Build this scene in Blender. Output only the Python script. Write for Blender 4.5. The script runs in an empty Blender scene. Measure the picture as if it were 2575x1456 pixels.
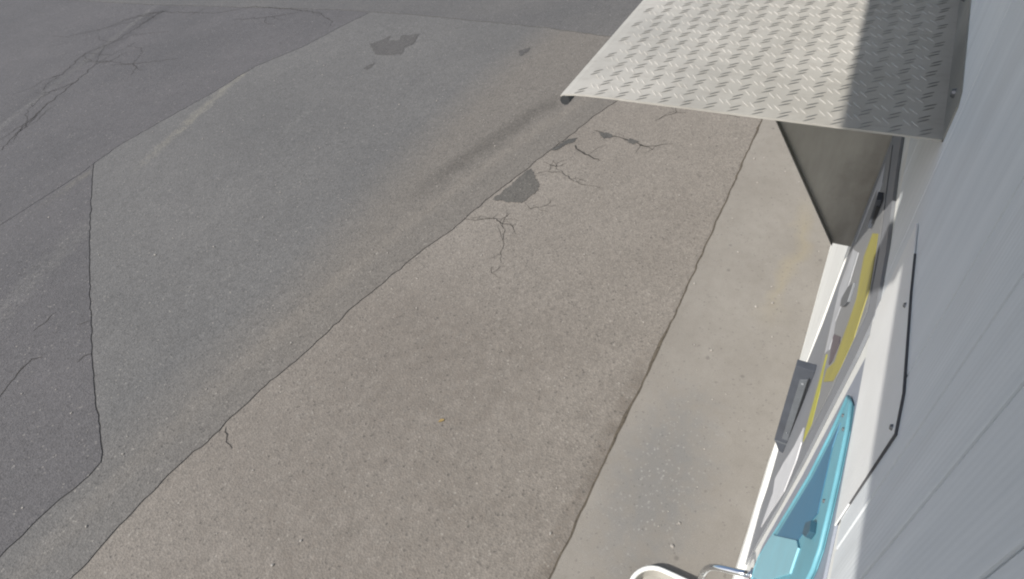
import bpy, bmesh, math, random
from mathutils import Matrix, Vector
from mathutils import noise as mnoise

sc = bpy.context.scene
COL = sc.collection

# ------------------------------------------------------------------ camera
CAM_H = 3.5
cd = bpy.data.cameras.new('camera')
cam = bpy.data.objects.new('camera', cd)
COL.objects.link(cam)
cam.matrix_world = Matrix.Translation((0, 0, CAM_H)) @ Matrix((
    (0.4709883, 0.6719668, -0.5715161),
    (-0.8711283, 0.2522498, -0.4213140),
    (-0.1389442, 0.6962978, 0.7041760))).to_4x4()
cd.sensor_width = 36.0
cd.lens = 36.0 * 1526.85 / 2575.0
cd.clip_start = 0.01
cd.clip_end = 1000.0
sc.camera = cam

# ------------------------------------------------------------------ sky, sun, exposure
SUN = Vector((-0.87, 0.54, 1.0)).normalized()
w = bpy.data.worlds.new('World')
sc.world = w
w.use_nodes = True
nt = w.node_tree
sky = nt.nodes.new('ShaderNodeTexSky')
sky.sky_type = 'NISHITA'
sky.sun_disc = False
sky.sun_elevation = math.asin(SUN.z)
sky.sun_rotation = math.atan2(SUN.x, SUN.y) % (2 * math.pi)
sky.dust_density = 2.0
nt.links.new(sky.outputs[0], nt.nodes['Background'].inputs[0])
nt.nodes['Background'].inputs[1].default_value = 0.095
sl = bpy.data.lights.new('sun', 'SUN')
sl.energy = 3.9
sl.angle = math.radians(0.6)
sl.color = (1.0, 0.94, 0.86)
so = bpy.data.objects.new('sun', sl)
COL.objects.link(so)
so.location = (-6, 4, 9)
so.rotation_euler = SUN.to_track_quat('Z', 'Y').to_euler()
vs = sc.view_settings
vs.view_transform = 'Standard'
vs.look = 'None'
vs.exposure = 0.45
vs.gamma = 1.0
vs.use_curve_mapping = False
sc.cycles.filter_width = 2.1

rnd = random.Random(7)


# ------------------------------------------------------------------ materials
class Nodes:
    def __init__(self, name):
        self.m = bpy.data.materials.new(name)
        self.m.use_nodes = True
        self.t = self.m.node_tree
        self.b = self.t.nodes['Principled BSDF']
        self.pos = self.t.nodes.new('ShaderNodeNewGeometry').outputs['Position']

    def link(self, a, b):
        self.t.links.new(a, b)

    def val(self, sock, v):
        if hasattr(v, 'node'):
            self.link(v, sock)
        else:
            sock.default_value = v

    def math(self, op, a, b=0.0, clamp=False):
        n = self.t.nodes.new('ShaderNodeMath')
        n.operation = op
        n.use_clamp = clamp
        self.val(n.inputs[0], a)
        self.val(n.inputs[1], b)
        return n.outputs[0]

    def noise(self, scale, detail=3.0, rough=0.55, vec=None):
        n = self.t.nodes.new('ShaderNodeTexNoise')
        n.inputs['Scale'].default_value = scale
        n.inputs['Detail'].default_value = detail
        n.inputs['Roughness'].default_value = rough
        self.link(vec or self.pos, n.inputs['Vector'])
        return n.outputs['Fac']

    def voro(self, scale, feature='F1', out='Color'):
        n = self.t.nodes.new('ShaderNodeTexVoronoi')
        n.feature = feature
        n.inputs['Scale'].default_value = scale
        self.link(self.pos, n.inputs['Vector'])
        return n.outputs[out]

    def map(self, v, a, b, c=0.0, d=1.0):
        n = self.t.nodes.new('ShaderNodeMapRange')
        self.val(n.inputs['Value'], v)
        n.inputs['From Min'].default_value = a
        n.inputs['From Max'].default_value = b
        n.inputs['To Min'].default_value = c
        n.inputs['To Max'].default_value = d
        return n.outputs[0]

    def mix(self, f, a, b, mode='MIX'):
        n = self.t.nodes.new('ShaderNodeMix')
        n.data_type = 'RGBA'
        n.blend_type = mode
        self.val(n.inputs[0], f)
        for s, v in ((n.inputs[6], a), (n.inputs[7], b)):
            if hasattr(v, 'node'):
                self.link(v, s)
            else:
                s.default_value = (*v, 1.0) if len(v) == 3 else v
        return n.outputs[2]

    def scale(self, vec):
        n = self.t.nodes.new('ShaderNodeMapping')
        n.inputs['Scale'].default_value = vec
        self.link(self.pos, n.inputs['Vector'])
        return n.outputs[0]

    def sep(self):
        n = self.t.nodes.new('ShaderNodeSeparateXYZ')
        self.link(self.pos, n.inputs[0])
        return n.outputs

    def bump(self, h, strength, dist):
        n = self.t.nodes.new('ShaderNodeBump')
        n.inputs['Strength'].default_value = strength
        n.inputs['Distance'].default_value = dist
        self.link(h, n.inputs['Height'])
        self.link(n.outputs[0], self.b.inputs['Normal'])

    def out(self, color, rough=0.6, metal=0.0):
        self.val(self.b.inputs['Base Color'], color if hasattr(color, 'node') else (*color, 1.0))
        self.val(self.b.inputs['Roughness'], rough)
        self.b.inputs['Metallic'].default_value = metal
        return self.m


def asphalt(name, c0, c1, track=False, coarse=1.0, streaks=()):
    N = Nodes(name)
    cell = N.voro(75 * coarse)
    sepc = N.t.nodes.new('ShaderNodeSeparateColor')
    N.link(cell, sepc.inputs[0])
    big = N.noise(0.55, 4, 0.6)
    mid = N.noise(6, 4, 0.65)
    col = N.mix(N.map(big, 0.3, 0.7), c0, c1)
    if track:
        x, y, _ = N.sep()
        d = N.math('ADD', N.math('ADD', y, N.math('MULTIPLY', N.math('MULTIPLY', x, x), 0.026)),
                   N.math('ADD', N.math('MULTIPLY', x, 0.03), -3.52))
        d = N.math('ADD', d, N.math('MULTIPLY', N.math('SUBTRACT', mid, 0.5), 0.25))
        d2 = N.math('SUBTRACT', d, N.math('MULTIPLY', N.math('MAXIMUM', N.math('SUBTRACT', x, 2.0), 0.0), 0.30))
        tan = N.math('MULTIPLY', N.map(d2, 0.85, 0.25), N.map(x, -0.2, 1.8, 0.3, 1.0))
        col = N.mix(N.math('MULTIPLY', tan, 0.85), col, (0.148, 0.137, 0.122))
        wear = N.math('MULTIPLY', N.map(N.math('ABSOLUTE', N.math('SUBTRACT', d, 0.30)), 0.13, 0.02), N.map(x, 1.0, 3.0, 0.35, 0.75))
        col = N.mix(N.math('MULTIPLY', wear, 0.5), col, (0.190, 0.174, 0.152))
        dk = N.map(N.math('ABSOLUTE', N.math('SUBTRACT', d, 0.60)), 0.17, 0.05)
        dk = N.math('MULTIPLY', dk, N.math('MULTIPLY', N.map(x, 3.4, 4.2), N.map(x, 6.1, 5.5)))
        dk = N.math('MULTIPLY', dk, N.map(sepc.outputs[1], 0.1, 0.8, 0.45, 1.0))
        col = N.mix(N.math('MULTIPLY', dk, 0.60), col, (0.062, 0.058, 0.052))
    for (sx, sy, sl_, hw, xa, xb, sc_, amt) in streaks:
        x, y, _ = N.sep()
        d = N.math('SUBTRACT', y, N.math('ADD', sy, N.math('MULTIPLY', N.math('SUBTRACT', x, sx), sl_)))
        d = N.math('ADD', d, N.math('MULTIPLY', N.math('SUBTRACT', N.noise(3.0, 4, 0.65), 0.5), hw * 1.6))
        f = N.map(N.math('ABSOLUTE', d), hw, hw * 0.25)
        f = N.math('MULTIPLY', f, N.math('MULTIPLY', N.map(x, xa, xa + 0.7), N.map(x, xb, xb - 0.7)))
        f = N.math('MULTIPLY', f, N.math('MULTIPLY', N.map(N.noise(9.0, 5, 0.75), 0.36, 0.6, 0.15, 1.0), N.map(sepc.outputs[0], 0.1, 0.75, 0.3, 1.0)))
        col = N.mix(N.math('MULTIPLY', f, amt), col, sc_)
    col = N.mix(N.map(mid, 0.35, 0.75, 0.0, 0.35), col, N.mix(1.0, col, (0.72, 0.72, 0.72), 'MULTIPLY'))
    cell2 = N.voro(38 * coarse)
    sep2 = N.t.nodes.new('ShaderNodeSeparateColor')
    N.link(cell2, sep2.inputs[0])
    rough_zone = N.map(N.noise(0.8, 3, 0.6), 0.42, 0.68)
    lump_ = N.math('MULTIPLY', N.math('SUBTRACT', sep2.outputs[0], 0.5), N.math('MULTIPLY', rough_zone, 0.20))
    grain = N.map(sepc.outputs[0], 0.0, 1.0, 0.82, 1.17)
    fine = N.map(N.noise(260, 2, 0.7), 0.25, 0.75, 0.87, 1.13)
    g = N.math('ADD', N.math('MULTIPLY', grain, fine), lump_)
    gc = N.t.nodes.new('ShaderNodeCombineColor')
    for i in range(3):
        N.link(g, gc.inputs[i])
    col = N.mix(1.0, col, gc.outputs[0], 'MULTIPLY')
    stone = N.map(sepc.outputs[1], 0.982, 0.997)
    col = N.mix(N.math('MULTIPLY', stone, 0.38), col, (0.33, 0.315, 0.285))
    pit = N.map(sepc.outputs[2], 0.965, 0.99)
    col = N.mix(N.math('MULTIPLY', pit, 0.4), col, (0.03, 0.03, 0.03))
    h = N.math('ADD', N.voro(75 * coarse, 'F1', 'Distance'), N.math('MULTIPLY', N.noise(150, 3, 0.7), 0.6))
    N.bump(h, 0.5, 0.006)
    return N.out(col, 0.88)


def flat(name, c, rough=0.5, metal=0.0, var=0.12, nscale=9.0, streak=None, bump=0.0, dirt=None):
    N = Nodes(name)
    n = N.noise(nscale, 4, 0.6, N.scale(streak) if streak else None)
    dark = tuple(v * (1 - var * 2) for v in c)
    col = N.mix(N.map(n, 0.3, 0.72), dark, c)
    if dirt:
        dn = N.noise(3.5, 5, 0.68)
        col = N.mix(N.math('MULTIPLY', N.map(dn, 0.55, 0.8), dirt), col, (0.16, 0.14, 0.11))
    if bump:
        N.bump(N.noise(160, 3, 0.6), bump, 0.002)
    return N.out(col, N.map(n, 0.2, 0.8, rough * 0.85, min(1.0, rough * 1.15)), metal)


M = {}
M['asphalt_tan'] = asphalt('asphalt_tan', (0.170, 0.155, 0.137), (0.205, 0.189, 0.168), streaks=[
    (1.0, 0.87, 0.0, 0.075, -0.6, 3.0, (0.092, 0.077, 0.062), 0.6),
    (1.0, 2.10, 0.0, 1.7, -3.0, 2.9, (0.118, 0.103, 0.088), 0.6)])  # second entry: broad darkening of the near lane, lens falloff put into the colour
M['asphalt_grey'] = asphalt('asphalt_grey', (0.108, 0.108, 0.107), (0.130, 0.129, 0.126), track=True, streaks=[
    (3.12, 7.39, 0.26, 0.11, 2.9, 6.0, (0.215, 0.205, 0.170), 0.75),
    (4.35, 6.05, 0.1, 0.07, 3.9, 5.2, (0.18, 0.18, 0.17), 0.4)])
M['asphalt_old'] = asphalt('asphalt_old', (0.081, 0.080, 0.083), (0.103, 0.100, 0.103), streaks=[
    (3.18, 10.70, 0.42, 0.10, 1.8, 7.6, (0.17, 0.168, 0.16), 0.6),
    (4.4, 11.30, 0.26, 0.30, 3.2, 7.6, (0.048, 0.048, 0.05), 0.6),
    (0.9, 6.55, 0.35, 0.22, 0.0, 2.6, (0.15, 0.148, 0.14), 0.5),
    (2.55, 7.95, 0.1, 0.10, 1.9, 3.4, (0.16, 0.152, 0.125), 0.5)])
M['asphalt_far'] = asphalt('asphalt_far', (0.092, 0.092, 0.093), (0.118, 0.116, 0.113))
M['asphalt_repair'] = asphalt('asphalt_repair', (0.062, 0.062, 0.060), (0.100, 0.096, 0.088), coarse=0.8)
M['stain'] = asphalt('oil_stain', (0.070, 0.068, 0.066), (0.090, 0.088, 0.086))
M['crack'] = flat('crack_dirt', (0.045, 0.042, 0.038), 0.95, nscale=30, var=0.25)
M['soil'] = flat('soil', (0.115, 0.098, 0.074), 0.95, nscale=40, var=0.3, bump=0.8)
M['base'] = flat('joint_bed', (0.080, 0.077, 0.073), 0.95, nscale=20, var=0.2)


def concrete():
    N = Nodes('concrete')
    big = N.noise(1.6, 4, 0.6)
    mid = N.noise(11, 5, 0.65)
    col = N.mix(N.map(big, 0.3, 0.7), (0.188, 0.176, 0.157), (0.230, 0.218, 0.197))
    x, y, _ = N.sep()
    # worn area with exposed aggregate near the far end of the tray
    dx = N.math('MULTIPLY', N.math('SUBTRACT', x, 1.75), 1.05)
    dy = N.math('MULTIPLY', N.math('SUBTRACT', y, 0.48), 2.4)
    r = N.math('SQRT', N.math('ADD', N.math('MULTIPLY', dx, dx), N.math('MULTIPLY', dy, dy)))
    r = N.math('ADD', r, N.math('MULTIPLY', N.math('SUBTRACT', mid, 0.5), 0.9))
    worn = N.map(r, 0.85, 0.25)
    col = N.mix(N.math('MULTIPLY', worn, 0.8), col, (0.150, 0.150, 0.146))
    col = N.mix(N.map(mid, 0.42, 0.8, 0.0, 0.5), col, (0.165, 0.152, 0.132))
    # faint ochre run
    oy = N.math('ABSOLUTE', N.math('SUBTRACT', y, N.math('ADD', 0.16, N.math('MULTIPLY', N.math('SUBTRACT', big, 0.5), 0.5))))
    och = N.math('MULTIPLY', N.map(oy, 0.09, 0.0), N.math('MULTIPLY', N.map(x, 3.1, 3.6), N.map(x, 4.8, 4.3)))
    col = N.mix(N.math('MULTIPLY', och, 0.3), col, (0.27, 0.23, 0.13))
    c = N.voro(95)
    s = N.t.nodes.new('ShaderNodeSeparateColor')
    N.link(c, s.inputs[0])
    agg = N.math('MULTIPLY', N.map(s.outputs[0], 0.93, 0.99), N.map(worn, 0.0, 1.0, 0.06, 0.5))
    col = N.mix(agg, col, (0.31, 0.305, 0.29))
    dark = N.math('MULTIPLY', N.map(s.outputs[1], 0.97, 0.995), 0.4)
    col = N.mix(dark, col, (0.08, 0.075, 0.07))
    f = N.map(N.noise(220, 2, 0.7), 0.25, 0.75, 0.86, 1.14)
    gc = N.t.nodes.new('ShaderNodeCombineColor')
    for i in range(3):
        N.link(f, gc.inputs[i])
    col = N.mix(1.0, col, gc.outputs[0], 'MULTIPLY')
    spot = N.map(N.math('ADD', N.voro(4.3, 'F1', 'Distance'), N.math('MULTIPLY', N.noise(30, 3, 0.6), 0.05)), 0.105, 0.06)
    col = N.mix(N.math('MULTIPLY', spot, 0.5), col, (0.085, 0.08, 0.075))
    N.bump(N.math('ADD', N.noise(130, 4, 0.7), N.math('MULTIPLY', mid, 0.6)), 0.5, 0.003)
    return N.out(col, 0.85)


M['concrete'] = concrete()
M['white_paint'] = flat('white_wall_paint', (0.80, 0.81, 0.78), 0.55, var=0.05, nscale=5, streak=(1.0, 1.0, 0.25), bump=0.5, dirt=0.25)
M['white_clad'] = flat('white_cladding', (0.70, 0.745, 0.78), 0.42, var=0.06, nscale=7, streak=(6.0, 1.0, 0.3), bump=0.35, dirt=0.12)
N = Nodes('white_ribbed_cladding')
xx = N.sep()[0]
n_ = N.noise(5, 4, 0.6, N.scale((5.0, 1.0, 0.35)))
c_ = N.mix(N.map(n_, 0.3, 0.72), (0.65, 0.695, 0.725), (0.74, 0.78, 0.805))
c_ = N.mix(N.math('MULTIPLY', N.map(N.noise(2.2, 5, 0.7, N.scale((3.0, 1.0, 0.5))), 0.52, 0.8), 0.35), c_, (0.40, 0.41, 0.41))
N.bump(N.math('ADD', N.math('SINE', N.math('MULTIPLY', xx, 680.0)), N.math('MULTIPLY', N.noise(140, 3, 0.6), 1.5)), 0.10, 0.0012)
M['white_clad'] = N.out(c_, 0.45)
M['white_sheet'] = flat('white_sheet_metal', (0.80, 0.82, 0.82), 0.40, var=0.04, nscale=6, bump=0.3, dirt=0.1)
M['eave'] = flat('eave_board', (0.5, 0.5, 0.48), 0.6, var=0.06)
M['shade_ledge'] = flat('shade_ledge_zinc', (0.38, 0.40, 0.41), 0.45, metal=0.6, var=0.08)


def plate():
    N = Nodes('tread_plate_aluminium')
    n = N.noise(4.0, 5, 0.65)
    fine = N.noise(60, 4, 0.7, N.scale((1.0, 0.35, 1.0)))
    col = N.mix(N.map(n, 0.3, 0.7), (0.43, 0.42, 0.385), (0.54, 0.53, 0.495))
    col = N.mix(N.math('MULTIPLY', N.map(fine, 0.5, 0.75), 0.45), col, (0.34, 0.32, 0.285))
    N.bump(fine, 0.12, 0.0015)
    return N.out(col, N.map(n, 0.3, 0.7, 0.46, 0.60), 0.30)


M['plate'] = plate()
M['tread'] = flat('tread_bar_shaded', (0.34, 0.34, 0.33), 0.38, metal=0.75, var=0.12, nscale=40)  # darker copy of the plate metal, standing for dim reflections
M['steel'] = flat('brushed_steel', (0.43, 0.42, 0.385), 0.42, metal=0.7, var=0.17, nscale=5, streak=(1, 1.6, 0.5), bump=0.15, dirt=0.5)
M['dark_tube'] = flat('dark_tube', (0.07, 0.075, 0.08), 0.5, metal=0.5)
M['grey_panel'] = flat('grey_panel_paint', (0.235, 0.250, 0.275), 0.50, var=0.06, nscale=6, bump=0.25, dirt=0.15)
M['grey_backing'] = flat('blue_grey_paint', (0.29, 0.32, 0.38), 0.5, var=0.05, nscale=6, bump=0.25)
M['sign_grey'] = flat('sign_grey', (0.26, 0.27, 0.28), 0.45, var=0.08, nscale=8)
M['yellow'] = flat('sign_yellow', (0.40, 0.365, 0.085), 0.45, var=0.12, nscale=10)
M['yellow_bright'] = flat('sign_yellow_edge', (0.47, 0.46, 0.07), 0.45, var=0.08, nscale=10)
M['sign_white'] = flat('sign_white', (0.50, 0.52, 0.55), 0.45, var=0.10, nscale=12)
M['purple'] = flat('sign_picture', (0.15, 0.125, 0.15), 0.45, var=0.2, nscale=14)
M['dark_box'] = flat('dark_box_paint', (0.075, 0.085, 0.105), 0.5, var=0.12, nscale=12, bump=0.2)
M['dark_inset'] = flat('dark_inset_paint', (0.135, 0.15, 0.168), 0.42, var=0.12, nscale=12)
M['black'] = flat('black_rubber', (0.03, 0.032, 0.036), 0.6)
M['gap_shade'] = flat('gap_shade_grey', (0.085, 0.088, 0.095), 0.7)  # dark colour standing for shade in a gap
M['paper'] = flat('paper', (0.66, 0.67, 0.69), 0.7, var=0.06, nscale=14)
M['turquoise'] = flat('turquoise_plastic', (0.165, 0.43, 0.525), 0.5, var=0.10, nscale=8, dirt=0.3)
M['turquoise_lit'] = flat('turquoise_plastic_lit', (0.27, 0.55, 0.64), 0.5, var=0.05, nscale=8, dirt=0.08)  # sunlit copy of the turquoise, the light put into the colour
M['shade_blue'] = flat('turquoise_plastic_shaded', (0.065, 0.20, 0.325), 0.55, var=0.08, nscale=3)  # shade on the turquoise front, put into the colour
M['latch'] = flat('latch_blue_grey', (0.05, 0.13, 0.19), 0.5)
M['chrome'] = flat('chrome', (0.72, 0.74, 0.76), 0.13, metal=1.0, var=0.02)
M['white_rim'] = flat('white_plastic', (0.74, 0.75, 0.73), 0.35, var=0.03)
M['tray_floor'] = flat('tray_beige', (0.35, 0.34, 0.31), 0.6, var=0.06, nscale=8)
M['screw'] = flat('screw_head', (0.20, 0.21, 0.22), 0.4, metal=0.7)
M['pebble'] = flat('pebble', (0.40, 0.38, 0.35), 0.8, var=0.25, nscale=60)
M['leaf'] = flat('dry_leaf', (0.30, 0.22, 0.09), 0.8, var=0.2, nscale=30)


# ------------------------------------------------------------------ helpers
def link(name, me, parent=None, mat=None):
    o = bpy.data.objects.new(name, me)
    COL.objects.link(o)
    if parent:
        o.parent = parent
    if mat and not me.materials:
        me.materials.append(M[mat])
    return o


def tag(o, label=None, cat=None, group=None, kind=None):
    for k, v in (('label', label), ('category', cat), ('group', group), ('kind', kind)):
        if v:
            o[k] = v
    return o


def empty(name, loc, label, cat, group=None):
    o = bpy.data.objects.new(name, None)
    COL.objects.link(o)
    o.location = loc
    o.empty_display_size = 0.1
    return tag(o, label, cat, group)


def reparent(o, parent):
    o.parent = parent
    o.matrix_parent_inverse = Matrix.Translation(-parent.location)
    return o


def area2(p):
    return sum(p[i - 1][0] * p[i][1] - p[i][0] * p[i - 1][1] for i in range(len(p)))


def prism(name, front, back, mat, parent=None, bevel=0.0):
    """closed solid between two matching outlines (lists of 3D points)"""
    n = len(front)
    vs_ = list(front) + list(back)
    fs = [tuple(range(n)), tuple(range(2 * n - 1, n - 1, -1))]
    for i in range(n):
        j = (i + 1) % n
        fs.append((i, i + n, j + n, j))
    me = bpy.data.meshes.new(name)
    me.from_pydata([tuple(v) for v in vs_], [], fs)
    bm = bmesh.new()
    bm.from_mesh(me)
    bmesh.ops.recalc_face_normals(bm, faces=bm.faces)
    if bevel:
        bmesh.ops.bevel(bm, geom=[e for e in bm.edges], offset=bevel, segments=2, affect='EDGES', profile=0.6)
    bm.to_mesh(me)
    bm.free()
    o = link(name, me, None, mat)
    if parent:
        reparent(o, parent)
    return o


def wy(z):
    return -0.16 + 0.022 * (CAM_H - z)


def wp(x, z, off=0.0):
    return Vector((x, wy(z) + off, z))


def on_wall(name, pts, o0, o1, mat, parent=None, bevel=0.0):
    return prism(name, [wp(x, z, o1) for x, z in pts], [wp(x, z, o0) for x, z in pts], mat, parent, bevel)


def wbox(name, x0, x1, z0, z1, o0, o1, mat, parent=None, bevel=0.0):
    return on_wall(name, [(x0, z0), (x1, z0), (x1, z1), (x0, z1)], o0, o1, mat, parent, bevel)


def box(name, lo, hi, mat, parent=None, bevel=0.0):
    (a, b, c), (d, e, f) = lo, hi
    return prism(name, [Vector(v) for v in ((a, b, f), (d, b, f), (d, e, f), (a, e, f))],
                 [Vector(v) for v in ((a, b, c), (d, b, c), (d, e, c), (a, e, c))], mat, parent, bevel)


def tube(name, pts, r, mat, parent=None, seg=12, closed=False):
    pts = [Vector(p) for p in pts]
    n = len(pts)
    vs_, fs = [], []
    prev = None
    for i, p in enumerate(pts):
        a = pts[(i - 1) % n] if (closed or i) else p
        b = pts[(i + 1) % n] if (closed or i < n - 1) else p
        t = (b - a).normalized()
        if prev is None:
            up = Vector((0, 0, 1)) if abs(t.z) < 0.9 else Vector((1, 0, 0))
            u = t.cross(up).normalized()
        else:
            u = (prev - t * prev.dot(t)).normalized()
        prev = u
        v = t.cross(u)
        for k in range(seg):
            an = 2 * math.pi * k / seg
            vs_.append(p + (u * math.cos(an) + v * math.sin(an)) * r)
    rings = n if closed else n - 1
    for i in range(rings):
        j = (i + 1) % n
        for k in range(seg):
            k2 = (k + 1) % seg
            fs.append((i * seg + k, i * seg + k2, j * seg + k2, j * seg + k))
    if not closed:
        fs.append(tuple(range(seg - 1, -1, -1)))
        fs.append(tuple((n - 1) * seg + k for k in range(seg)))
    me = bpy.data.meshes.new(name)
    me.from_pydata([tuple(v) for v in vs_], [], fs)
    for p in me.polygons:
        p.use_smooth = len(p.vertices) == 4
    o = link(name, me, None, mat)
    if parent:
        reparent(o, parent)
    return o


def rough(poly, step=0.05, amp=0.006, seed=0, freq=9.0):
    """subdivide a ground polyline and give it the wander of a broken edge"""
    out = []
    for i in range(len(poly) - 1):
        a, b = Vector((*poly[i], 0)), Vector((*poly[i + 1], 0))
        n = max(1, int((b - a).length / step))
        if (b - a).length > 6:
            n = max(1, int((b - a).length / 0.5))
        t = (b - a).normalized()
        nn = Vector((-t.y, t.x, 0))
        for k in range(n):
            p = a + (b - a) * (k / n)
            d = mnoise.noise(p * freq + Vector((seed * 3.1, 0, seed))) + 0.5 * mnoise.noise(p * freq * 3 + Vector((seed, seed, 0)))
            p = p + nn * d * amp * 2
            out.append((p.x, p.y))
    out.append(tuple(poly[-1]))
    return out


def inset(poly, d):
    if area2(poly) < 0:
        poly = poly[::-1]
    n = len(poly)
    out = []
    for i in range(n):
        a, b, c = Vector(poly[i - 1]), Vector(poly[i]), Vector(poly[(i + 1) % n])
        t = (c - a)
        if t.length < 1e-9:
            continue
        t.normalize()
        nn = Vector((-t.y, t.x))
        e = b + nn * d
        out.append((e.x, e.y))
    return out


def slab(name, poly, z0, z1, mat, parent=None):
    return prism(name, [Vector((x, y, z1)) for x, y in poly], [Vector((x, y, z0)) for x, y in poly], mat, parent)


# ------------------------------------------------------------------ ground
me = bpy.data.meshes.new('ground')
me.from_pydata([(-200, -200, -0.005), (200, -200, -0.005), (200, 200, -0.005), (-200, 200, -0.005)], [], [(0, 1, 2, 3)])
tag(link('ground', me, None, 'base'), 'dark bed showing in the joints between the asphalt areas', 'ground', kind='structure')

SEAM = [(-8, 3.62), (-0.32, 3.49), (0.12, 3.51), (0.47, 3.49), (0.82, 3.43), (0.9, 3.44), (1.31, 3.38), (1.72, 3.3), (2.19, 3.27),
        (2.49, 3.2), (2.98, 3.11), (3.34, 2.99), (3.92, 2.89), (4.43, 2.76), (4.88, 2.66), (5.14, 2.59), (5.56, 2.5),
        (5.95, 2.37), (6.54, 2.2), (7.36, 1.95)]
VERT = [(-8, 4.2), (-0.48, 4.09), (-0.16, 4.1), (0.16, 4.05), (0.27, 4.07), (0.33, 4.13), (0.59, 4.61), (0.87, 5.07),
        (1.33, 5.79), (1.91, 6.68), (2.91, 8.1)]
DIAG_A = [(-8, 8.0), (1.68, 8.07), (2.26, 8.06), (2.69, 8.06), (2.91, 8.1)]
DIAG_B = [(2.91, 8.1), (3.33, 8.15), (4.03, 8.06), (4.79, 7.96), (5.55, 7.93), (6.27, 7.62), (7.21, 7.43), (7.61, 7.32)]
JOINT_A = [(7.24, 0.83), (7.36, 1.95)]
JOINT_B = [(7.36, 1.95), (7.44, 3.15), (7.54, 4.12), (7.58, 5.12), (7.63, 6.46), (7.61, 7.32)]
JOINT_C = [(7.61, 7.32), (7.61, 7.92), (7.4, 10.25), (7.21, 12.44), (7.09, 14.83), (6.9, 40)]
KERB = [(-8, 0.82), (0.94, 0.83), (1.97, 0.82), (3.05, 0.805), (4.17, 0.81), (5.37, 0.82), (7.24, 0.83)]

sm = rough(SEAM, 0.045, 0.009, 1)
ve = rough(VERT, 0.05, 0.007, 2)
da = rough(DIAG_A, 0.06, 0.008, 3)
db = rough(DIAG_B, 0.06, 0.010, 4)
ja = rough(JOINT_A, 0.08, 0.008, 5)
jb = rough(JOINT_B, 0.08, 0.010, 6)
jc = rough(JOINT_C, 0.10, 0.010, 7)
kb = rough(KERB, 0.05, 0.006, 8)


def asphalt_area(poly, d, mat, label):
    return tag(slab('asphalt', inset(poly, d), -0.0048, 0.0, mat), label, 'asphalt', kind='structure')


A_C = asphalt_area(kb + ja[1:] + sm[::-1][1:], 0.0055, 'asphalt_tan', 'tan grey asphalt lane running beside the concrete apron')
A_B = asphalt_area(sm + jb[1:] + db[::-1][1:] + ve[::-1][1:], 0.0055, 'asphalt_grey', 'mid grey asphalt area between the long seam and the bent joint')
A_1 = asphalt_area(ve + da[::-1][1:], 0.0055, 'asphalt_old', 'older dark asphalt area inside the bent joint')
A_2 = asphalt_area(da + db[1:] + jc[1:] + [(-8, 40)], 0.004, 'asphalt_old', 'old cracked asphalt with worn pale streaks')
A_D = asphalt_area([(7.24, 0.83)] + ja[1:] + jb[1:] + jc[1:] + [(60, 40), (60, 0.83)], 0.013, 'asphalt_far', 'smooth grey asphalt beyond the cross joint')

ap = [(-8, -0.10)] + kb + [(20, 0.83), (20, -0.10)]
apron = tag(slab('concrete_apron', inset(ap, 0.004), -0.0048, 0.010, 'concrete'), 'pale concrete apron strip along the foot of the wall', 'pavement', kind='structure')


def ribbon(name, poly, w, z, mat, parent, seed, amp=0.014, taper=True):
    p = rough(poly, 0.03, amp, seed, 11.0)
    n = len(p)
    L, Rr = [], []
    for i in range(n):
        a, b = Vector(p[max(0, i - 1)]), Vector(p[min(n - 1, i + 1)])
        t = (b - a)
        t = t.normalized() if t.length > 1e-9 else Vector((1, 0))
        nn = Vector((-t.y, t.x))
        f = i / max(1, n - 1)
        ww = w * (0.55 + 0.75 * abs(mnoise.noise(Vector((p[i][0] * 14, p[i][1] * 14, seed)))) * 2)
        if taper:
            ww *= 0.25 + 0.75 * math.sin(math.pi * min(1, max(0, 0.12 + f * 0.8)))
        c = Vector(p[i])
        L.append(c + nn * ww / 2)
        Rr.append(c - nn * ww / 2)
    vs_ = [(v.x, v.y, z) for v in L] + [(v.x, v.y, z) for v in Rr]
    fs = [(i, i + n, i + n + 1, i + 1) for i in range(n - 1)]
    me = bpy.data.meshes.new(name)
    me.from_pydata(vs_, [], fs)
    return link(name, me, parent, mat)


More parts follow.
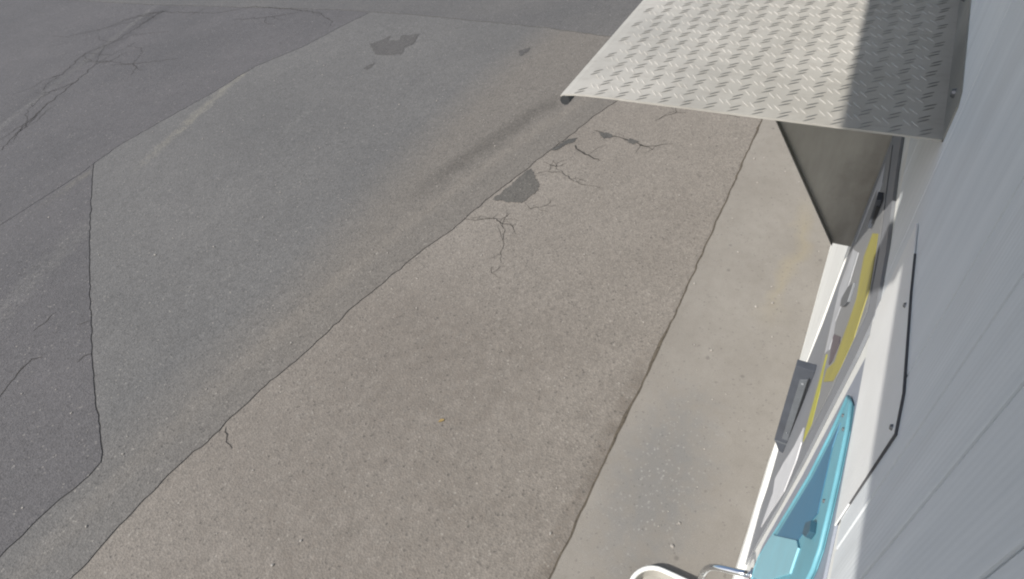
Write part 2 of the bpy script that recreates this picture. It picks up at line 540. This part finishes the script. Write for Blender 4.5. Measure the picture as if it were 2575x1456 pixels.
CR = [
    (A_C, 0.010, [(3.48, 2.96), (3.54, 2.83), (3.6, 2.68), (3.57, 2.61), (3.56, 2.48), (3.47, 2.39)]),
    (A_C, 0.006, [(3.53, 2.84), (3.58, 2.83), (3.53, 2.91)]),
    (A_C, 0.007, [(3.6, 2.71), (3.66, 2.7)]),
    (A_C, 0.007, [(3.57, 2.61), (3.51, 2.55), (3.35, 2.46), (3.2, 2.4), (3.08, 2.33)]),
    (A_C, 0.005, [(3.56, 2.48), (3.6, 2.46)]),
    (A_C, 0.006, [(3.02, 2.39), (2.94, 2.35), (2.93, 2.25)]),
    (A_C, 0.006, [(3.9, 2.54), (3.84, 2.44), (3.9, 2.33), (3.96, 2.23)]),
    (A_C, 0.015, [(5.26, 2.4), (5.21, 2.2), (5.2, 2.05), (5.13, 1.84), (5.07, 1.68)]),
    (A_C, 0.012, [(5.11, 1.84), (5.15, 1.68), (5.23, 1.53)]),
    (A_C, 0.010, [(5.59, 1.83), (5.71, 1.79), (5.81, 1.68), (5.84, 1.59)]),
    (A_C, 0.009, [(5.81, 1.68), (5.96, 1.75)]),
    (A_C, 0.009, [(6.02, 1.4), (5.92, 1.21), (5.87, 1.03)]),
    (A_C, 0.009, [(4.36, 2.64), (4.44, 2.53), (4.45, 2.4), (4.37, 2.26), (4.34, 2.13), (4.33, 1.94)]),
    (A_C, 0.026, [(4.92, 2.48), (4.8, 2.27), (4.75, 2.12)]),
    (A_C, 0.009, [(4.56, 2.66), (4.53, 2.51), (4.61, 2.42)]),
    (A_2, 0.016, [(7.09, 10.52), (7.46, 9.94), (7.49, 8.96), (7.42, 8.28), (7.16, 7.75), (6.99, 7.69)]),
    (A_2, 0.014, [(6.9, 9.86), (7.11, 9.24), (7.37, 8.76)]),
    (A_2, 0.018, [(2.69, 9.93), (3.13, 10.21), (3.61, 10.5), (4.4, 10.83), (4.98, 11.11), (5.12, 10.9), (5.46, 10.93)]),
    (A_2, 0.018, [(4.43, 11.52), (4.54, 11.42), (5.23, 11.8), (5.68, 11.63), (7.01, 11.91)]),
    (A_2, 0.015, [(5.81, 12.76), (6.07, 12.56), (6.7, 12.32), (6.94, 11.94), (7.09, 10.52)]),
    (A_2, 0.012, [(5.01, 10.75), (5.14, 10.33), (5.48, 9.6)]),
    (A_2, 0.012, [(6.83, 11.1), (7.27, 10.95)]),
    (A_1, 0.012, [(0.27, 5.48), (0.53, 5.6), (0.64, 5.62), (0.69, 5.53)]),
    (A_1, 0.010, [(0.78, 5.15), (0.85, 5.16), (0.9, 5.12)]),
    (A_1, 0.010, [(1.06, 5.59), (1.14, 5.51)]),
    (A_1, 0.010, [(0.84, 5.94), (0.91, 5.95), (1.08, 5.96)]),
    (A_1, 0.012, [(-0.4, 5.0), (-0.05, 5.25), (0.27, 5.48)]),
    (A_C, 0.012, [(0.86, 3.40), (0.78, 3.30), (0.76, 3.22)]),
]
# fine side branches off the main cracks, and a mesh of cracks in the old surface
crnd = random.Random(21)
for par, ww, pl in list(CR[:15]) + list(CR[15:22]):
    far = par is A_2
    for q in pl[1:-1]:
        for _ in range(2 if far else 1):
            a = crnd.uniform(0, 2 * math.pi)
            L_ = crnd.uniform(0.5, 1.1) if far else crnd.uniform(0.09, 0.26)
            br_ = [q]
            for k in range(3):
                a += crnd.uniform(-0.7, 0.7)
                br_.append((br_[-1][0] + math.cos(a) * L_ / 3, br_[-1][1] + math.sin(a) * L_ / 3))
            ok_ = all((7.3 > v[0] > 2.0 and v[1] > 8.3) for v in br_) if far else all(v[1] < 3.45 - 0.03 * v[0] - 0.026 * v[0] ** 2 for v in br_)
            if ok_:
                CR.append((par, 0.009 if far else 0.0042, br_))
for i, (par, ww, pl) in enumerate(CR):
    ribbon('crack', pl, ww, 0.002, 'crack', par, 20 + i, 0.022 if par is A_2 else 0.012)


def blob(name, pts, z, mat, parent, seed, amp=0.02, step=0.04):
    p = rough(rough(pts + [pts[0]], step, amp, seed, 8.0), 0.012, 0.007, seed + 1, 45.0)[:-1]
    if area2(p) < 0:
        p = p[::-1]
    me = bpy.data.meshes.new(name)
    me.from_pydata([(x, y, z) for x, y in p], [], [tuple(range(len(p)))])
    return link(name, me, parent, mat)


blob('repair_patch', [(3.84, 2.86), (4.03, 2.82), (4.35, 2.755), (4.42, 2.73), (4.23, 2.54), (4.11, 2.5), (3.89, 2.55), (3.86, 2.71)], 0.004, 'asphalt_repair', A_C, 60, 0.014)
blob('crack_fill', [(4.78, 2.665), (4.89, 2.64), (4.99, 2.60), (5.07, 2.51), (5.0, 2.5), (4.91, 2.58), (4.8, 2.62)], 0.004, 'asphalt_repair', A_C, 61, 0.012)
blob('crack_fill', [(5.23, 2.33), (5.25, 2.22), (5.19, 2.15), (5.14, 2.22)], 0.004, 'asphalt_repair', A_C, 62, 0.012)
blob('crack_fill', [(5.16, 2.02), (5.2, 1.97), (5.17, 1.86), (5.11, 1.90)], 0.004, 'asphalt_repair', A_C, 63, 0.012)
blob('oil_stain', [(6.58, 6.53), (6.72, 6.41), (6.89, 6.38), (6.86, 6.33), (6.72, 6.3), (6.78, 6.12), (6.93, 6.18), (7.01, 5.93), (6.72, 5.81),
                   (6.59, 5.89), (6.38, 5.78), (6.28, 6.18), (6.45, 6.38)], 0.003, 'stain', A_B, 64, 0.012)
blob('oil_stain', [(5.89, 6.09), (6.01, 6.08), (6.07, 6.04), (5.94, 6.0), (5.86, 6.03)], 0.003, 'stain', A_B, 65, 0.01)
blob('oil_stain', [(6.81, 4.15), (6.84, 4.09), (6.94, 4.03), (6.8, 4.0), (6.66, 4.03)], 0.003, 'stain', A_B, 66, 0.01)

# soil and moss caught in the joint along the apron
vs_, fs = [], []
kk = [p for p in kb if 0.3 < p[0] < 7.0]
for i, (x, y) in enumerate(kk):
    g = max(0.0, mnoise.noise(Vector((x * 1.7, 3.0, 0)))) * 0.030 + max(0.0, mnoise.noise(Vector((x * 9, 1.0, 0)))) * 0.010 + 0.004
    vs_ += [(x, y + g, 0.003), (x, y + 0.002, 0.0125 + g * 0.1), (x, y - 0.006 - g * 0.25, 0.0125)]
for i in range(len(kk) - 1):
    a = i * 3
    fs += [(a, a + 3, a + 4, a + 1), (a + 1, a + 4, a + 5, a + 2)]
me = bpy.data.meshes.new('joint_soil')
me.from_pydata(vs_, [], fs)
tag(link('joint_soil', me, None, 'soil'), 'brown soil caught in the joint along the concrete apron', 'soil', kind='stuff')

# ------------------------------------------------------------------ building
bld = empty('building', (0.0, wy(0.0), 0.0), 'white painted building wall with narrow vertical cladding boards and eave', 'building')
pf = [(-0.6, -0.05), (wy(-0.05), -0.05), (wy(2.53), 2.53), (wy(2.53) - 0.014, 2.531), (wy(3.895) - 0.014, 3.895), (-0.6, 3.895)]
prism('wall', [Vector((-4, y, z)) for y, z in pf], [Vector((20, y, z)) for y, z in pf], 'white_paint', bld)
# base course, a little proud of the wall
prism('base_course', [Vector((-3, -0.03, 0.011)), Vector((1.2, -0.042, 0.011)), Vector((1.65, -0.056, 0.011)), Vector((2.10, -0.064, 0.011)), Vector((2.10, -0.07, 0.30)), Vector((1.65, -0.063, 0.30)), Vector((1.2, -0.050, 0.30)), Vector((-3, -0.038, 0.30))],
      [Vector((-3, -0.20, 0.011)), Vector((1.2, -0.20, 0.011)), Vector((1.65, -0.20, 0.011)), Vector((2.10, -0.20, 0.011)), Vector((2.10, -0.20, 0.30)), Vector((1.65, -0.20, 0.30)), Vector((1.2, -0.20, 0.30)), Vector((-3, -0.20, 0.30))], 'white_paint', bld)
GROOVES = [-1.3, -0.8, -0.35, 0.02, 0.243, 0.365, 0.478, 0.610, 1.075, 1.45, 1.82, 2.3, 2.8, 3.3, 3.9, 4.6]
for xa, xb in zip(GROOVES, GROOVES[1:]):
    wbox('cladding_board', xa + 0.0022, xb - 0.0022, 2.533, 3.89, -0.0135, 0.0035, 'white_clad', bld, 0.0026)
eave = box('eave', (-4, wy(3.9), 3.9), (14, 0.517, 4.05), 'eave', bld)
ev = prism('shade_ledge', [Vector(v) for v in ((0.028, 0.518, 4.03), (0.028, 0.584, 4.03), (1.2, 0.637, 4.03), (14, 0.637, 4.03), (14, 0.518, 4.03))],
           [Vector(v) for v in ((0.028, 0.518, 3.90), (0.028, 0.584, 3.90), (1.2, 0.637, 3.90), (14, 0.637, 3.90), (14, 0.518, 3.90))], 'shade_ledge')  # unseen strip added to the eave, stepped and skewed to shape its shadow
ev.parent = eave
hp_ = box('shade_block', (-0.10, 0.5185, 3.86), (0.026, 0.672, 4.04), 'shade_ledge')  # unseen block added to lengthen the shadow on the wall beside the canopy
hp_.parent = eave
wbox('corner_trim', 2.168, 2.215, 0.30, 2.30, 0.0005, 0.010, 'white_paint', bld, 0.002)
wbox('corner_trim', 2.222, 2.262, 0.05, 2.30, 0.0005, 0.005, 'white_paint', bld, 0.0015)
cover = on_wall('cover_sheet', [(0.530, 2.508), (1.000, 2.508), (0.995, 2.752), (0.798, 2.772), (0.578, 2.806), (0.523, 2.794)], 0.0045, 0.0068, 'white_sheet', bld)


def screw(x, z, off, parent, r=0.006, h=0.004):
    bm = bmesh.new()
    bmesh.ops.create_cone(bm, cap_ends=True, segments=10, radius1=r, radius2=r * 0.7, depth=h)
    me = bpy.data.meshes.new('screw')
    bm.to_mesh(me)
    bm.free()
    o = link('screw', me, None, 'screw')
    o.parent = parent
    if not parent.parent:
        o.matrix_parent_inverse = Matrix.Translation(-parent.location)
    o.location = wp(x, z, off + h / 2)
    o.rotation_euler = (-math.pi / 2, 0, 0)
    return o


on_wall('gap_shade', [(0.5335, 2.52), (0.523, 2.794), (0.578, 2.806), (0.798, 2.772), (0.900, 2.762), (0.900, 2.7645), (0.798, 2.7743), (0.577, 2.8085), (0.5200, 2.7965), (0.5307, 2.52)], 0.0036, 0.0066, 'gap_shade').parent = cover  # dark strip in place of the shadow along the sheet edge
screw(0.785, 2.758, 0.0068, cover, 0.0045, 0.003)
screw(0.540, 2.782, 0.0068, cover, 0.0045, 0.003)

# ------------------------------------------------------------------ canopy of tread plate
ZC = 2.842
CX0, CX1 = 1.117, 4.2
YB = wy(ZC)
can = empty('canopy', (2.5, YB, ZC), 'projecting canopy of aluminium tread plate on steel side brackets', 'canopy')
# plate, slightly rolled down at the front edge
prof = [(YB + 0.004, 0.0), (0.0, 0.0), (0.2, 0.0), (0.40, 0.0), (0.48, 0.0), (0.52, -0.0006), (0.55, -0.0022), (0.572, -0.0048), (0.586, -0.0090)]
front = [Vector((CX0, y, ZC + dz)) for y, dz in prof] + [Vector((CX0, y, ZC + dz - 0.004)) for y, dz in prof[::-1]]
back = [Vector((CX1, v.y, v.z)) for v in front]
plate_o = prism('top_plate', front, back, 'plate', can)
on_wall('back_flange', [(CX0, ZC - 0.0042), (CX1, ZC - 0.0042), (CX1, ZC + 0.075), (CX0 + 0.03, ZC + 0.075), (CX0, ZC + 0.062)], 0.0036, 0.0060, 'steel', can)
for x, z in ((1.20, 2.885), (1.62, 2.885), (2.05, 2.885)):
    s = screw(x, z, 0.006, can, 0.009, 0.006)
tube('front_roll', [(CX0 - 0.001, 0.576, ZC - 0.020), (CX1, 0.576, ZC - 0.020)], 0.0115, 'dark_tube', can)
# two side brackets, each a tapering steel cheek with a turned edge
for gx in (2.118, 3.55):
    pf = [(wy(1.74) + 0.009, 1.74), (-0.045, 1.74), (0.560, ZC - 0.030), (0.560, ZC - 0.0045), (wy(ZC) + 0.0065, ZC - 0.0045)]
    br = prism('bracket', [Vector((gx, y, z)) for y, z in pf], [Vector((gx + 0.004, y, z)) for y, z in pf], 'steel', can)
    fl = prism('turned_edge', [Vector((gx - 0.022, -0.047, 1.745)), Vector((gx, -0.047, 1.745)), Vector((gx, 0.558, ZC - 0.034)), Vector((gx - 0.022, 0.558, ZC - 0.034))],
               [Vector((gx - 0.022, -0.044, 1.745)), Vector((gx, -0.044, 1.745)), Vector((gx, 0.561, ZC - 0.034)), Vector((gx - 0.022, 0.561, ZC - 0.034))], 'steel')
    fl.parent = br


# raised lens-shaped bars in pairs, alternating direction
def bar_mesh(mat):
    L, Wd, Hh = 0.0275, 0.0033, 0.0014
    me = bpy.data.meshes.new('tread_bar')
    st = 6
    vs_, fs = [], []
    for i in range(st + 1):
        f = -1 + 2 * i / st
        ww = Wd * 0.5 * math.sqrt(max(0.03, 1 - f * f))
        hh = Hh * max(0.0, 1 - f * f) ** 0.5
        vs_ += [(f * L / 2, -ww, 0.0), (f * L / 2, -ww * 0.35, hh), (f * L / 2, ww * 0.35, hh), (f * L / 2, ww, 0.0)]
    for i in range(st):
        a = i * 4
        for k in range(3):
            fs.append((a + k, a + 4 + k, a + 5 + k, a + 1 + k))
    me.from_pydata(vs_, [], fs)
    me.materials.append(M[mat])
    for p in me.polygons:
        p.use_smooth = True
    return me


BAR, BAR_PLATE = bar_mesh('tread'), bar_mesh('plate')  # bars of one direction coloured darker in place of reflection
spots = []
a0 = math.atan2(-0.78, 0.62)
for i in range(0, 68):
    for j in range(0, 17):
        for par in (0, 1):
            x = 1.135 + (i + 0.5 * par) * 0.0435
            y = YB + 0.032 + (j + 0.5 * par) * 0.0468 + (i % 2) * 0.006
            if x > CX1 - 0.03 or y > 0.545:
                continue
            an = a0 if par == 0 else a0 + math.pi / 2
            nx, ny = -math.sin(an), math.cos(an)
            tx, ty = math.cos(an), math.sin(an)
            for s in (-1, 1):
                spots.append((x + nx * 0.0048 * s + tx * 0.005 * s, y + ny * 0.0048 * s + ty * 0.005 * s, an + rnd.uniform(-.05, .05), par))


def plate_z(y):
    for (ya, za), (yb, zb) in zip(prof, prof[1:]):
        if ya <= y <= yb:
            return ZC + za + (zb - za) * (y - ya) / (yb - ya)
    return ZC


spots.sort(key=lambda s: (Vector((s[0], s[1], ZC)) - Vector((0, 0, CAM_H))).length)
for x, y, an, par in spots[:300]:
    o = bpy.data.objects.new('tread_bar', BAR_PLATE if par else BAR)
    COL.objects.link(o)
    o.parent = plate_o
    o.location = (x, y, plate_z(y) - 0.0001)
    o.rotation_euler = (0, 0, an)
vs_, fs, mi = [], [], []
for x, y, an, par in spots[300:]:
    mt = Matrix.Translation((x, y, plate_z(y) - 0.0001)) @ Matrix.Rotation(an, 4, 'Z')
    b0 = len(vs_)
    vs_ += [tuple(mt @ v.co) for v in BAR.vertices]
    fs += [tuple(b0 + k for k in p.vertices) for p in BAR.polygons]
    mi += [par] * len(BAR.polygons)
me = bpy.data.meshes.new('tread_pattern')
me.from_pydata(vs_, [], fs)
me.materials.append(M['tread'])
me.materials.append(M['plate'])
for p in me.polygons:
    p.use_smooth = True
    p.material_index = mi[p.index]
o = link('tread_pattern', me)
o.parent = plate_o
o['kind'] = 'stuff'

# ------------------------------------------------------------------ grey control panel
cab = empty('control_panel', (1.6, wy(0.2), 0.2), 'large flat grey control panel fixed to the wall under the canopy', 'panel')
on_wall('face_plate', [(0.985, 2.525), (1.18, 2.52), (1.60, 2.45), (2.10, 2.40), (2.115, 1.737), (2.08, 1.30), (2.16, 0.847), (1.882, 0.51), (1.70, 0.45),
                       (1.66, 0.30), (1.54, 0.22), (1.42, 0.16), (1.335, 0.30), (1.215, 0.94), (1.12, 1.40), (1.044, 1.854), (1.019, 2.094), (0.985, 2.389)],
        0.0005, 0.008, 'grey_panel', cab)

# framed information sign on the panel
sg = empty('information_sign', (1.5, wy(1.7), 1.7), 'framed sign with broad yellow and pale bands and a dark picture', 'sign')
on_wall('board', [(1.075, 2.44), (1.30, 2.43), (1.97, 2.30), (1.985, 1.70), (1.16, 1.72), (1.09, 2.10)], 0.0085, 0.0105, 'sign_grey', sg)
on_wall('yellow_band', [(1.16, 2.425), (1.304, 2.407), (1.413, 2.385), (1.53, 2.29), (1.516, 2.215), (1.421, 2.227), (1.307, 2.250), (1.269, 2.189), (1.253, 2.133),
                        (1.217, 2.087), (1.308, 1.94), (1.269, 1.926), (1.109, 2.139), (1.084, 2.226), (1.08, 2.347), (1.145, 2.410)], 0.0106, 0.012, 'yellow', sg)
on_wall('yellow_band', [(1.475, 1.812), (1.355, 1.795), (1.247, 1.756), (1.206, 1.737), (1.165, 1.749), (1.16, 1.777), (1.150, 1.870), (1.264, 1.885),
                        (1.393, 1.853), (1.44, 1.854)], 0.0106, 0.012, 'yellow_bright', sg)
on_wall('pale_band', [(1.932, 1.885), (1.70, 2.07), (1.62, 2.01), (1.594, 1.932), (1.585, 1.86), (1.478, 1.901), (1.44, 1.878), (1.518, 1.765), (1.896, 1.72)],
        0.0106, 0.012, 'sign_white', sg)
on_wall('pale_band', [(1.960, 2.238), (1.80, 2.270), (1.79, 2.214), (1.878, 2.190), (1.914, 2.144), (1.951, 1.900), (1.965, 1.90)], 0.0106, 0.012, 'sign_white', sg)
on_wall('picture', [(1.476, 1.915), (1.309, 2.090), (1.27, 2.105), (1.271, 2.056), (1.266, 2.035), (1.297, 1.974), (1.323, 1.957), (1.469, 1.905)], 0.0106, 0.0125, 'purple', sg)
hd = on_wall('handle', [(1.461, 2.161), (1.42, 2.120), (1.466, 2.055), (1.574, 1.944), (1.620, 1.935), (1.56, 2.05)], 0.0106, 0.017, 'dark_inset', sg, 0.001)

# small dark box high on the panel
ub = empty('reader_box', (1.65, wy(2.25), 2.25), 'small dark blue box on the grey panel in canopy shade', 'box')
prism('housing', [Vector((1.6, wy(2.25) + 0.0125, 2.25)), Vector((1.6, -0.110, 2.25)), Vector((1.6, -0.108, 2.351)), Vector((1.6, wy(2.35) + 0.0125, 2.351))],
      [Vector((1.64, wy(2.25) + 0.0125, 2.25)), Vector((1.64, -0.110, 2.25)), Vector((1.64, -0.108, 2.351)), Vector((1.64, wy(2.35) + 0.0125, 2.351))], 'dark_box', ub, 0.0015)
prism('lens', [Vector((1.598, -0.130, 2.27)), Vector((1.598, -0.115, 2.27)), Vector((1.598, -0.113, 2.33)), Vector((1.598, -0.128, 2.33))],
      [Vector((1.5995, -0.130, 2.27)), Vector((1.5995, -0.115, 2.27)), Vector((1.5995, -0.113, 2.33)), Vector((1.5995, -0.128, 2.33))], 'black', ub)

# large dark box low on the panel, with chamfered foot and an inset on its side
lb = empty('wall_box', (1.75, wy(0.92), 0.92), 'dark grey metal wall box with sloping foot below the sign', 'box')
LBX0, LBX1 = 1.62, 1.655
pf = [(wy(1.537) + 0.0085, 1.535), (-0.040, 1.537), (-0.046, 1.010), (-0.076, 0.932), (wy(0.925) + 0.0085, 0.925)]
prism('housing', [Vector((LBX0, y, z)) for y, z in pf], [Vector((LBX1, y, z)) for y, z in pf], 'dark_box', lb, 0.002)
pf = [(-0.094, 1.481), (-0.068, 1.467), (-0.073, 1.039), (-0.097, 1.041)]
ins = prism('side_inset', [Vector((LBX0 - 0.004, y, z)) for y, z in pf], [Vector((LBX0 - 0.0005, y, z)) for y, z in pf], 'dark_inset', lb, 0.001)
pf = [(-0.0985, 1.490), (-0.0955, 1.490), (-0.0985, 1.03), (-0.1015, 1.03)]
prism('hinge', [Vector((LBX0 - 0.007, y, z)) for y, z in pf], [Vector((LBX0 - 0.0005, y, z)) for y, z in pf], 'black', lb)
pf = [(-0.109, 1.010), (-0.047, 1.0105), (-0.047, 1.003), (-0.109, 1.003)]
prism('foot_edge', [Vector((LBX0 - 0.003, y, z)) for y, z in pf], [Vector((LBX0 - 0.0005, y, z)) for y, z in pf], 'dark_inset', lb)
for y, z in ((-0.081, 1.452), (-0.086, 1.10)):
    bm = bmesh.new()
    bmesh.ops.create_cone(bm, cap_ends=True, segments=10, radius1=0.005, radius2=0.004, depth=0.004)
    me = bpy.data.meshes.new('rivet')
    bm.to_mesh(me)
    bm.free()
    r_ = link('rivet', me, None, 'chrome')
    reparent(r_, lb)
    r_.location = (LBX0 - 0.006, y, z)
    r_.rotation_euler = (0, math.pi / 2, 0)

# curled paper sheet
po = on_wall('paper_notice', [(1.284, 1.650), (1.324, 1.458), (1.43, 1.16), (1.50, 0.90), (1.376, 1.0), (1.310, 0.802), (1.232, 1.108), (1.120, 1.50), (1.150, 1.66), (1.200, 1.69)],
             0.0082, 0.0115, 'paper')
tag(po, 'white paper notice curling off the grey panel below the sign', 'notice')

# ------------------------------------------------------------------ turquoise water dispenser
td = empty('water_dispenser', (0.75, wy(0.9), 0.9), 'turquoise wall dispenser with painted blue shade and chrome spout on grey backing', 'dispenser')
on_wall('backing_panel', [(-0.2, 2.49), (0.45, 2.488), (0.607, 2.510), (0.828, 2.528), (0.893, 2.528), (0.90, 2.48), (0.931, 2.226), (0.974, 1.873), (1.04, 1.50), (1.083, 1.247),
                          (1.110, 1.064), (1.06, 0.93), (-0.2, 0.93)], 0.0005, 0.005, 'grey_backing', td)
hp = [(0.842, 2.433), (0.790, 2.478), (0.724, 2.490), (0.686, 2.487), (0.627, 2.483), (0.567, 2.471), (0.510, 2.455), (0.487, 2.426), (0.475, 2.361), (0.47, 1.10),
      (1.000, 1.10), (1.020, 1.172), (0.967, 1.450), (0.935, 1.60), (0.885, 1.86), (0.842, 2.106), (0.834, 2.30)]
hs = on_wall('housing', hp, 0.0055, 0.0115, 'turquoise', td, 0.0008)
tube('rim', [wp(x, z, 0.0115) for x, z in hp], 0.0042, 'turquoise', td, 8, closed=True)
on_wall('shade_pane', [(0.798, 2.405), (0.763, 2.367), (0.697, 2.362), (0.623, 2.354), (0.640, 2.275), (0.648, 2.197), (0.655, 2.152), (0.891, 1.645), (0.880, 1.689), (0.802, 2.176)],
        0.0116, 0.0130, 'shade_blue', td)  # blue shape stands in for the shaded part of the housing
on_wall('lower_panel', [(0.885, 1.660), (0.650, 2.165), (0.612, 2.215), (0.575, 2.170), (0.700, 1.80), (0.843, 1.414), (0.960, 1.13), (1.000, 1.19), (0.964, 1.454), (0.930, 1.570)],
        0.0116, 0.0160, 'turquoise_lit', td, 0.0008)
on_wall('latch', [(0.627, 2.297), (0.600, 2.365), (0.573, 2.375), (0.577, 2.340), (0.608, 2.285)], 0.0116, 0.022, 'latch', td, 0.0012)
for x, z in ((0.918, 1.551), (0.626, 2.40), (0.749, 2.455), (0.805, 2.420)):
    screw(x, z, 0.0116, td, 0.0042, 0.003)
sp = [(1.0, wy(1.04) + 0.008, 1.042), (1.0, -0.05, 1.013), (1.0, -0.02, 0.999), (1.0, 0.010, 0.984), (1.0, 0.032, 0.969), (1.0, 0.050, 0.946), (1.0, 0.063, 0.912), (1.0, 0.072, 0.860), (1.0, 0.076, 0.80)]
tube('spout', sp, 0.0125, 'chrome', td, 16)
tube('flange', [(1.0, wy(1.04) + 0.0055, 1.0425), (1.0, wy(1.04) + 0.016, 1.040)], 0.026, 'chrome', td, 18)

# ------------------------------------------------------------------ white-rimmed tray on the apron
ty = empty('drip_tray', (1.0, 0.2, 0.010), 'shallow beige tray with white rounded rim standing under the spout', 'tray')


def round_rect(x0, x1, y0, y1, r, n=8):
    out = []
    for cx, cy, s in ((x1 - r, y1 - r, 0), (x0 + r, y1 - r, 1), (x0 + r, y0 + r, 2), (x1 - r, y0 + r, 3)):
        for k in range(n + 1):
            a = math.pi / 2 * (s + k / n)
            out.append((cx + r * math.cos(a), cy + r * math.sin(a)))
    return out


TZ = 0.070
top = round_rect(0.66, 1.222, -0.03, 0.415, 0.13)
bot = round_rect(0.68, 1.202, -0.01, 0.395, 0.11)
tube('rim', [(x, y, TZ) for x, y in top], 0.0125, 'white_rim', ty, 12, closed=True)
n = len(top)
me = bpy.data.meshes.new('pan')
vs_ = [(x, y, TZ) for x, y in top] + [(x, y, 0.016) for x, y in bot] + [(x, y, TZ - 0.004) for x, y in round_rect(0.658, 1.224, -0.032, 0.417, 0.13)] + [(x, y, 0.0115) for x, y in bot]
fs = [tuple(range(n, 2 * n))] + [(i, (i + 1) % n, n + (i + 1) % n, n + i) for i in range(n)]
fs += [tuple(range(4 * n - 1, 3 * n - 1, -1))] + [(2 * n + (i + 1) % n, 2 * n + i, 3 * n + i, 3 * n + (i + 1) % n) for i in range(n)]
me.from_pydata(vs_, [], fs)
reparent(link('pan', me, None, 'tray_floor'), ty)

# ------------------------------------------------------------------ loose bits
lf = [(0, -0.022, 0.0), (0.009, -0.012, 0.004), (0.012, 0.002, 0.007), (0.007, 0.014, 0.006), (0, 0.026, 0.002), (-0.007, 0.013, 0.005), (-0.011, 0.001, 0.006), (-0.009, -0.012, 0.003)]
me = bpy.data.meshes.new('leaf')
me.from_pydata([(x, y, z + 0.003) for x, y, z in lf] + [(x, y, z + 0.0038) for x, y, z in lf] + [(0, 0, 0.004), (0, 0, 0.0048)], [],
               [(16, (i + 1) % 8, i) for i in range(8)] + [(17, 8 + i, 8 + (i + 1) % 8) for i in range(8)] + [(i, (i + 1) % 8, 8 + (i + 1) % 8, 8 + i) for i in range(8)])
lo = tag(link('leaf', me, None, 'leaf'), 'small dry yellow leaf lying on the tan asphalt lane', 'leaf')
lo.location = (1.55, 1.95, 0.001)
lo.rotation_euler = (0, 0, 0.9)

bm = bmesh.new()
bmesh.ops.create_icosphere(bm, subdivisions=1, radius=1.0)
iv = [v.co.copy() for v in bm.verts]
ifc = [tuple(v.index for v in f.verts) for f in bm.faces]
bm.free()
vs_, fs = [], []
for k in range(260):
    if k < 215:
        x, y, z = rnd.uniform(-0.4, 7.5), 0.9 + 7.6 * rnd.random() ** 1.3, 0.0
    else:
        x, y, z = rnd.uniform(1.2, 5.5), rnd.uniform(-0.02, 0.78), 0.010
    s = rnd.choice((0.003, 0.004, 0.005, 0.006, 0.009)) * rnd.uniform(0.8, 1.2)
    rot = Matrix.Rotation(rnd.uniform(0, 6.28), 3, 'Z')
    b0 = len(vs_)
    for v in iv:
        p = rot @ Vector((v.x * s * 1.3, v.y * s, v.z * s * 0.7)) * rnd.uniform(0.85, 1.1)
        vs_.append((x + p.x, y + p.y, z + p.z + s * 0.5))
    fs += [tuple(b0 + i for i in f) for f in ifc]
me = bpy.data.meshes.new('gravel')
me.from_pydata(vs_, [], fs)
tag(link('gravel', me, None, 'pebble'), 'loose pale pebbles scattered over the asphalt and concrete', 'gravel', kind='stuff')
